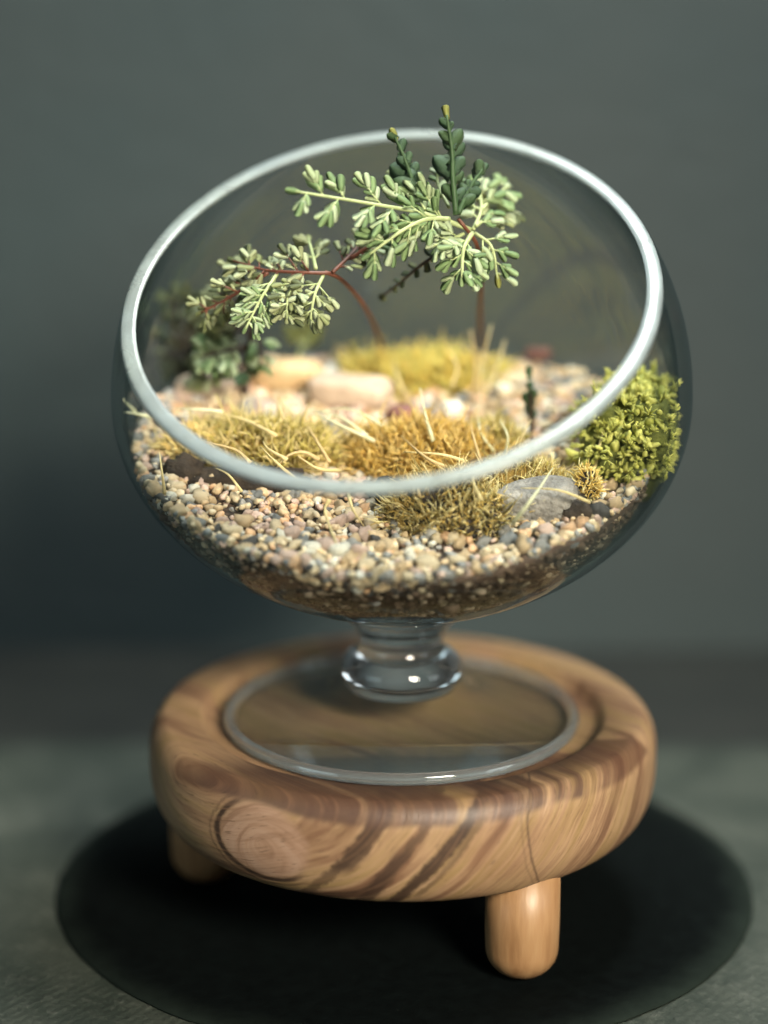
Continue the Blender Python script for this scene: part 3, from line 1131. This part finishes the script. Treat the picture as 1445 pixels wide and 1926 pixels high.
LEAF_ROWS += [[(0.0, 0.30), (0.25, 0.36), (0.5, 0.33), (0.7, 0.36), (0.9, 0.22), (1.0, 0.06)],
              [(0.0, 0.34), (0.25, 0.30), (0.45, 0.36), (0.7, 0.30), (0.88, 0.20), (1.0, 0.05)]]   # broad lobes
LMESH = {}


def leaf_mesh(v_, mat):
    key = (v_, mat.name)
    if key not in LMESH:
        vs, fs = [], []
        rows = LEAF_ROWS[v_]
        for i, (t, wd) in enumerate(rows):
            cz = -0.10 * t * t + 0.04 * math.sin(t * 5 + v_)
            th = 0.020 * (1 - 0.5 * t)
            vs += [(t, -wd, cz + 0.05 * wd), (t, 0, cz + th), (t, wd, cz + 0.05 * wd), (t, 0, cz - th)]
        for i in range(len(rows) - 1):
            for s in range(4):
                s2 = (s + 1) % 4
                fs.append((i * 4 + s, i * 4 + s2, (i + 1) * 4 + s2, (i + 1) * 4 + s))
        fs.append((3, 2, 1, 0))
        e = (len(rows) - 1) * 4
        fs.append((e, e + 1, e + 2, e + 3))
        mb = MB()
        mb.add(vs, fs)
        LMESH[key] = mb.mesh('leaflet', mat)
    return LMESH[key]


def leaflet(parent, base, d, nrm, l, mat, wid=1.0, lobe=False):
    d = d.normalized()
    y = nrm.cross(d).normalized()
    z = d.cross(y)
    M = Matrix((( d.x * l, y.x * l * wid, z.x * l, base.x), (d.y * l, y.y * l * wid, z.y * l, base.y), (d.z * l, y.z * l * wid, z.z * l, base.z), (0, 0, 0, 1)))
    link('leaflet', leaf_mesh(random.choice((3, 4)) if lobe else random.randrange(3), mat), parent, M)


def frond(plant, pts, Ys, kind, n, blen, leaf, sides=(1, -1), stem=None, sub=3, wid=1.0, tilt=0.5, tipk=None, start=0.15, jit=0.12, thick=0.00042):
    """pts in pixels with depth Y; n side branchlets per side of length blen, each with sub pairs of leaflets"""
    if not hasattr(Ys, '__len__'):
        Ys = [Ys] * len(pts)
    P = [at_depth(a, b_, Y) for (a, b_), Y in zip(pts, Ys)]
    path = smooth_path(P, 16)
    mb = MB()
    mb.tube(path, [thick * (1 - 0.6 * i / 15) + 0.0001 for i in range(16)], 6)
    toc = (CAM - path[8]).normalized()
    branches = []
    mats = LEAF_MATS[kind]
    jobs = []
    for i in range(n):
        t = start + (0.97 - start) * (i + 0.5) / n
        for sd in sides:
            tt = min(0.99, max(0.02, t + random.uniform(-0.5, 0.5) / n * 0.5 + sd * 0.2 / n))
            k = tt * 15
            i0 = min(int(k), 14)
            p = path[i0].lerp(path[i0 + 1], k - i0)
            tan = (path[i0 + 1] - path[i0]).normalized()
            nr = (toc * 1.0 + Vector((0, 0, tilt)) + Vector([random.gauss(0, 0.25) for _ in range(3)])).normalized()
            per = nr.cross(tan).normalized() * sd
            d = (tan * random.uniform(0.55, 0.85) + per + nr * random.gauss(0, jit) * 1.5).normalized()
            l = blen * (1.0 - 0.50 * max(0, tt - 0.35) / 0.65) * random.uniform(0.75, 1.2)
            jobs.append((p, d, nr, l, tan))
    for p, d, nr, l, tan in jobs:
        m_ = random.choice(mats)
        if sub <= 0:
            if kind == 'dark':
                d = (d + tan * random.uniform(0.1, 0.6)).normalized()
                l *= random.uniform(0.65, 1.25)
                nr = (toc + Vector([random.gauss(0, 0.16) for _ in range(3)])).normalized()
                p = p - d * 0.0005
            leaflet_jobs = [(p, d, nr, l, m_)]
        else:
            leaflet_jobs = []
            e = p + d * l * 0.8
            branches.append((p, e))
            per = nr.cross(d).normalized()
            for q in range(sub):
                u = 0.25 + 0.6 * q / max(1, sub - 1) if sub > 1 else 0.5
                for s2 in (1, -1):
                    if random.random() < 0.10:
                        continue
                    b_ = p.lerp(e, min(1, u + random.uniform(-.08, .08)))
                    dd = (d * random.uniform(0.8, 1.5) + per * s2 * random.uniform(0.5, 0.8) + nr * random.gauss(0, jit))
                    leaflet_jobs.append((b_, dd, nr, leaf * random.uniform(0.6, 1.25), random.choice(mats)))
            leaflet_jobs.append((e, d, nr, leaf * 1.05, random.choice(mats)))
        branches_leaf.extend(leaflet_jobs)
    for a, b_ in branches:
        mb.tube([a, b_], [0.00028, 0.00016], 5)
    fr = build(mb, 'frond', stem or ST_GREEN, plant)
    for b_, dd, nr, l, m_ in branches_leaf:
        leaflet(fr, b_, dd, nr, l, m_, wid, lobe=(sub == 0 and kind == 'dark'))
    tn = (path[-1] - path[-2]).normalized()
    leaflet(fr, path[-1] - tn * 0.0012, tn, toc, leaf * 0.95, LEAF_MATS[tipk][0] if tipk else random.choice(mats), wid)
    branches_leaf.clear()
    return fr


branches_leaf = []


def stem_part(plant, P, r0, r1, mat):
    path = smooth_path(P, 14)
    mb = MB()
    mb.tube(path, [r0 + (r1 - r0) * i / 13 for i in range(14)], 8)
    return build(mb, 'stem', mat, plant)


# tall sprig
pb = on_bed(905, 660)
pA = thing('leafy_sprig', pb, 'tallest sprig with dark fronds reaching above the rim of the bowl', 'plant')
stem_part(pA, [pb, at_depth(903, 590, 0.042), at_depth(905, 520, 0.018), at_depth(897, 460, 0.004), at_depth(862, 412, 0.0)], 0.0008, 0.00045, ST_RED)
frond(pA, [(885, 432), (800, 402), (690, 382), (556, 360)], (0.002, -0.002, -0.008, -0.014), 'pale', 6, 0.0090, 0.0040, sub=3, wid=0.82, thick=0.0006)
frond(pA, [(845, 412), (805, 412), (760, 432), (695, 478)], (0.0, -0.004, -0.008, -0.012), 'pale', 5, 0.0070, 0.0038, sub=2, wid=0.82, thick=0.0006)
frond(pA, [(800, 392), (778, 345), (762, 300), (742, 256)], (0.0, 0.003, 0.005, 0.006), 'dark', 5, 0.0058, 0.0036, sub=0, stem=LEAF_MATS['dark'][0], tipk='yellow', wid=0.95, start=0.10, thick=0.0006)
frond(pA, [(858, 404), (852, 335), (850, 280), (840, 216)], (0.0, 0.003, 0.005, 0.006), 'dark', 6, 0.0064, 0.0038, sub=0, stem=LEAF_MATS['dark'][0], tipk='yellow', wid=0.95, start=0.08, thick=0.0007)
frond(pA, [(862, 402), (885, 352), (908, 318)], (0.0, 0.004, 0.007), 'dark', 4, 0.0050, 0.0036, sub=0, stem=LEAF_MATS['dark'][0], wid=1.0, thick=0.0006)
frond(pA, [(845, 390), (825, 350), (822, 322)], (0.006, 0.010, 0.012), 'pale', 3, 0.0042, 0.0034, sub=0, wid=1.1)
frond(pA, [(780, 385), (752, 345), (742, 325)], (0.004, 0.008, 0.010), 'mid', 3, 0.0042, 0.0034, sub=0, wid=1.1)
frond(pA, [(890, 432), (905, 395), (902, 352)], (0.004, 0.010, 0.016), 'pale', 4, 0.0060, 0.0034, sub=1, wid=1.1)
frond(pA, [(895, 425), (925, 405), (962, 396)], (0.004, 0.012, 0.020), 'mid', 4, 0.0044, 0.0032, sub=1)
frond(pA, [(905, 395), (930, 370), (955, 350)], (0.010, 0.016, 0.022), 'pale', 3, 0.0044, 0.0034, sub=1, wid=1.1)
frond(pA, [(888, 438), (872, 470), (869, 522)], (0.002, -0.004, -0.008), 'pale', 4, 0.0058, 0.0038, sub=2, wid=0.82, thick=0.0006)
frond(pA, [(893, 438), (925, 465), (936, 525)], (0.004, 0.002, 0.0), 'pale', 4, 0.0050, 0.0036, sub=1, tipk='yellow', wid=0.85)
frond(pA, [(872, 440), (845, 452), (815, 462)], (0.002, -0.002, -0.004), 'pale', 3, 0.0044, 0.0034, sub=1, wid=0.85)
frond(pA, [(838, 470), (790, 500), (755, 530), (718, 558)], (0.004, 0.008, 0.012, 0.016), 'deep', 5, 0.0030, 0.0027, sub=0, stem=ST_DARK)

# arching sprig
pb = on_bed(722, 668)
pB = thing('leafy_sprig', pb, 'arching sprig with bare red stem between the tall sprig and dark stem', 'plant')
stem_part(pB, [pb, at_depth(708, 620, 0.040), at_depth(680, 568, 0.018), at_depth(642, 526, 0.002), at_depth(612, 512, -0.002)], 0.0007, 0.0005, ST_RED)
frond(pB, [(622, 514), (560, 512), (500, 508), (438, 490)], (-0.002, -0.003, 0.0, 0.006), 'mid', 6, 0.0060, 0.0035, sub=2, stem=ST_RED, wid=0.85)
frond(pB, [(608, 518), (592, 555), (584, 602)], (-0.002, -0.008, -0.010), 'mid', 4, 0.0050, 0.0027, sub=2)
frond(pB, [(560, 518), (542, 560), (540, 600)], (-0.003, -0.008, -0.010), 'mid', 4, 0.0044, 0.0026, sub=2)
frond(pB, [(522, 514), (492, 560), (462, 618)], (-0.001, -0.008, -0.012), 'pale', 6, 0.0050, 0.0028, sub=3, wid=0.72)
frond(pB, [(505, 512), (440, 555), (378, 588)], (0.0, 0.002, 0.004), 'mid', 6, 0.0056, 0.0030, sub=2, stem=ST_RED, wid=0.78)
frond(pB, [(626, 512), (655, 484), (684, 452)], (-0.002, 0.004, 0.010), 'mid', 4, 0.0042, 0.0029, sub=1, stem=ST_RED)
frond(pB, [(660, 486), (690, 466), (722, 446)], (0.003, 0.003, 0.003), 'pale', 3, 0.0036, 0.0028, sub=1, stem=ST_RED)
frond(pB, [(594, 505), (588, 478), (580, 448)], (0.0, 0.008, 0.014), 'mid', 2, 0.0030, 0.0030, sub=1)
frond(pB, [(480, 508), (450, 500), (425, 520)], (0.002, 0.008, 0.014), 'mid', 3, 0.0042, 0.0030, sub=1)

# low dark-stemmed sprig
pb = on_bed(460, 742)
pC = thing('leafy_sprig', pb, 'low sprig with a thin dark stem and drooping mint leaves by the tan stone', 'plant')
stem_part(pC, [pb, at_depth(464, 690, pb.y - 0.006), at_depth(470, 640, pb.y - 0.012), at_depth(480, 590, pb.y - 0.016)], 0.0010, 0.0005, ST_DARK)
y0 = pb.y - 0.013
frond(pC, [(468, 648), (425, 660), (378, 672)], (y0, y0 - 0.002, y0 - 0.004), 'pale', 5, 0.0054, 0.0034, sub=2, stem=ST_DARK, wid=1.0)
frond(pC, [(470, 632), (430, 602), (388, 575)], (y0, y0 + 0.002, y0 + 0.004), 'mid', 6, 0.0056, 0.0034, sub=2, stem=ST_DARK)
frond(pC, [(476, 600), (440, 565), (415, 545)], (y0 - 0.002, y0, y0 + 0.002), 'mid', 5, 0.0050, 0.0034, sub=1, stem=ST_DARK)
frond(pC, [(470, 650), (410, 690), (370, 705)], (y0, y0 + 0.004, y0 + 0.006), 'mid', 5, 0.0046, 0.0034, sub=1, stem=ST_DARK)
frond(pC, [(474, 625), (490, 650), (488, 690)], (y0, y0 - 0.002, y0 - 0.003), 'pale', 3, 0.0034, 0.0028, sub=1, stem=ST_DARK)
frond(pC, [(466, 660), (455, 690), (440, 700)], (y0, y0 - 0.001, y0 - 0.003), 'dark', 3, 0.0032, 0.0028, sub=1, stem=ST_DARK)
frond(pC, [(470, 620), (440, 625), (400, 630)], (y0 + 0.003, y0 + 0.006, y0 + 0.01), 'deep', 4, 0.0046, 0.0032, sub=1, stem=ST_DARK)

# dark bushy plant by the left wall
pb = on_bed(350, 700)
pE = thing('leafy_shrub', pb, 'dark green bushy plant leaning on the shaded side of the glass', 'plant')
stem_part(pE, [pb, at_depth(352, 650, pb.y), at_depth(350, 600, pb.y + 0.002)], 0.0010, 0.0005, ST_DARK)
for tx, ty in ((322, 560), (350, 545), (395, 590), (318, 620), (400, 650), (335, 670), (372, 610), (410, 700), (312, 690), (372, 690)):
    Y = pb.y + random.uniform(-0.006, 0.006)
    frond(pE, [(350, 660), ((350 + tx) / 2 + random.uniform(-8, 8), (640 + ty) / 2), (tx, ty)], (pb.y, (pb.y + Y) / 2, Y), random.choice(('deep', 'deep', 'mid')), 3, 0.0040, 0.0034, sub=1, stem=ST_DARK)

# small rear seedling and tiny front sprig
pb = on_bed(560, 690)
pF = thing('leafy_seedling', pb, 'blurred yellow green seedling behind the tan stone', 'plant')
stem_part(pF, [pb, at_depth(565, 660, pb.y), at_depth(575, 635, pb.y)], 0.0007, 0.0004, ST_GREEN)
for tx, ty in ((598, 625), (545, 622), (575, 605)):
    frond(pF, [(572, 650), (tx, ty)], pb.y, 'yellow', 3, 0.0030, 0.0034, sub=0)
pb = on_bed(1000, 822)
pD = thing('tiny_sprig', pb, 'tiny single dark green sprig standing upright among pink pebbles', 'plant')
stem_part(pD, [pb, at_depth(1000, 790, pb.y), at_depth(998, 740, pb.y)], 0.0007, 0.0005, ST_DARK)
frond(pD, [(1000, 800), (998, 750), (995, 700)], (pb.y, pb.y, pb.y + 0.001), 'dark', 5, 0.0030, 0.0028, sub=0, stem=LEAF_MATS['dark'][0], wid=1.2)
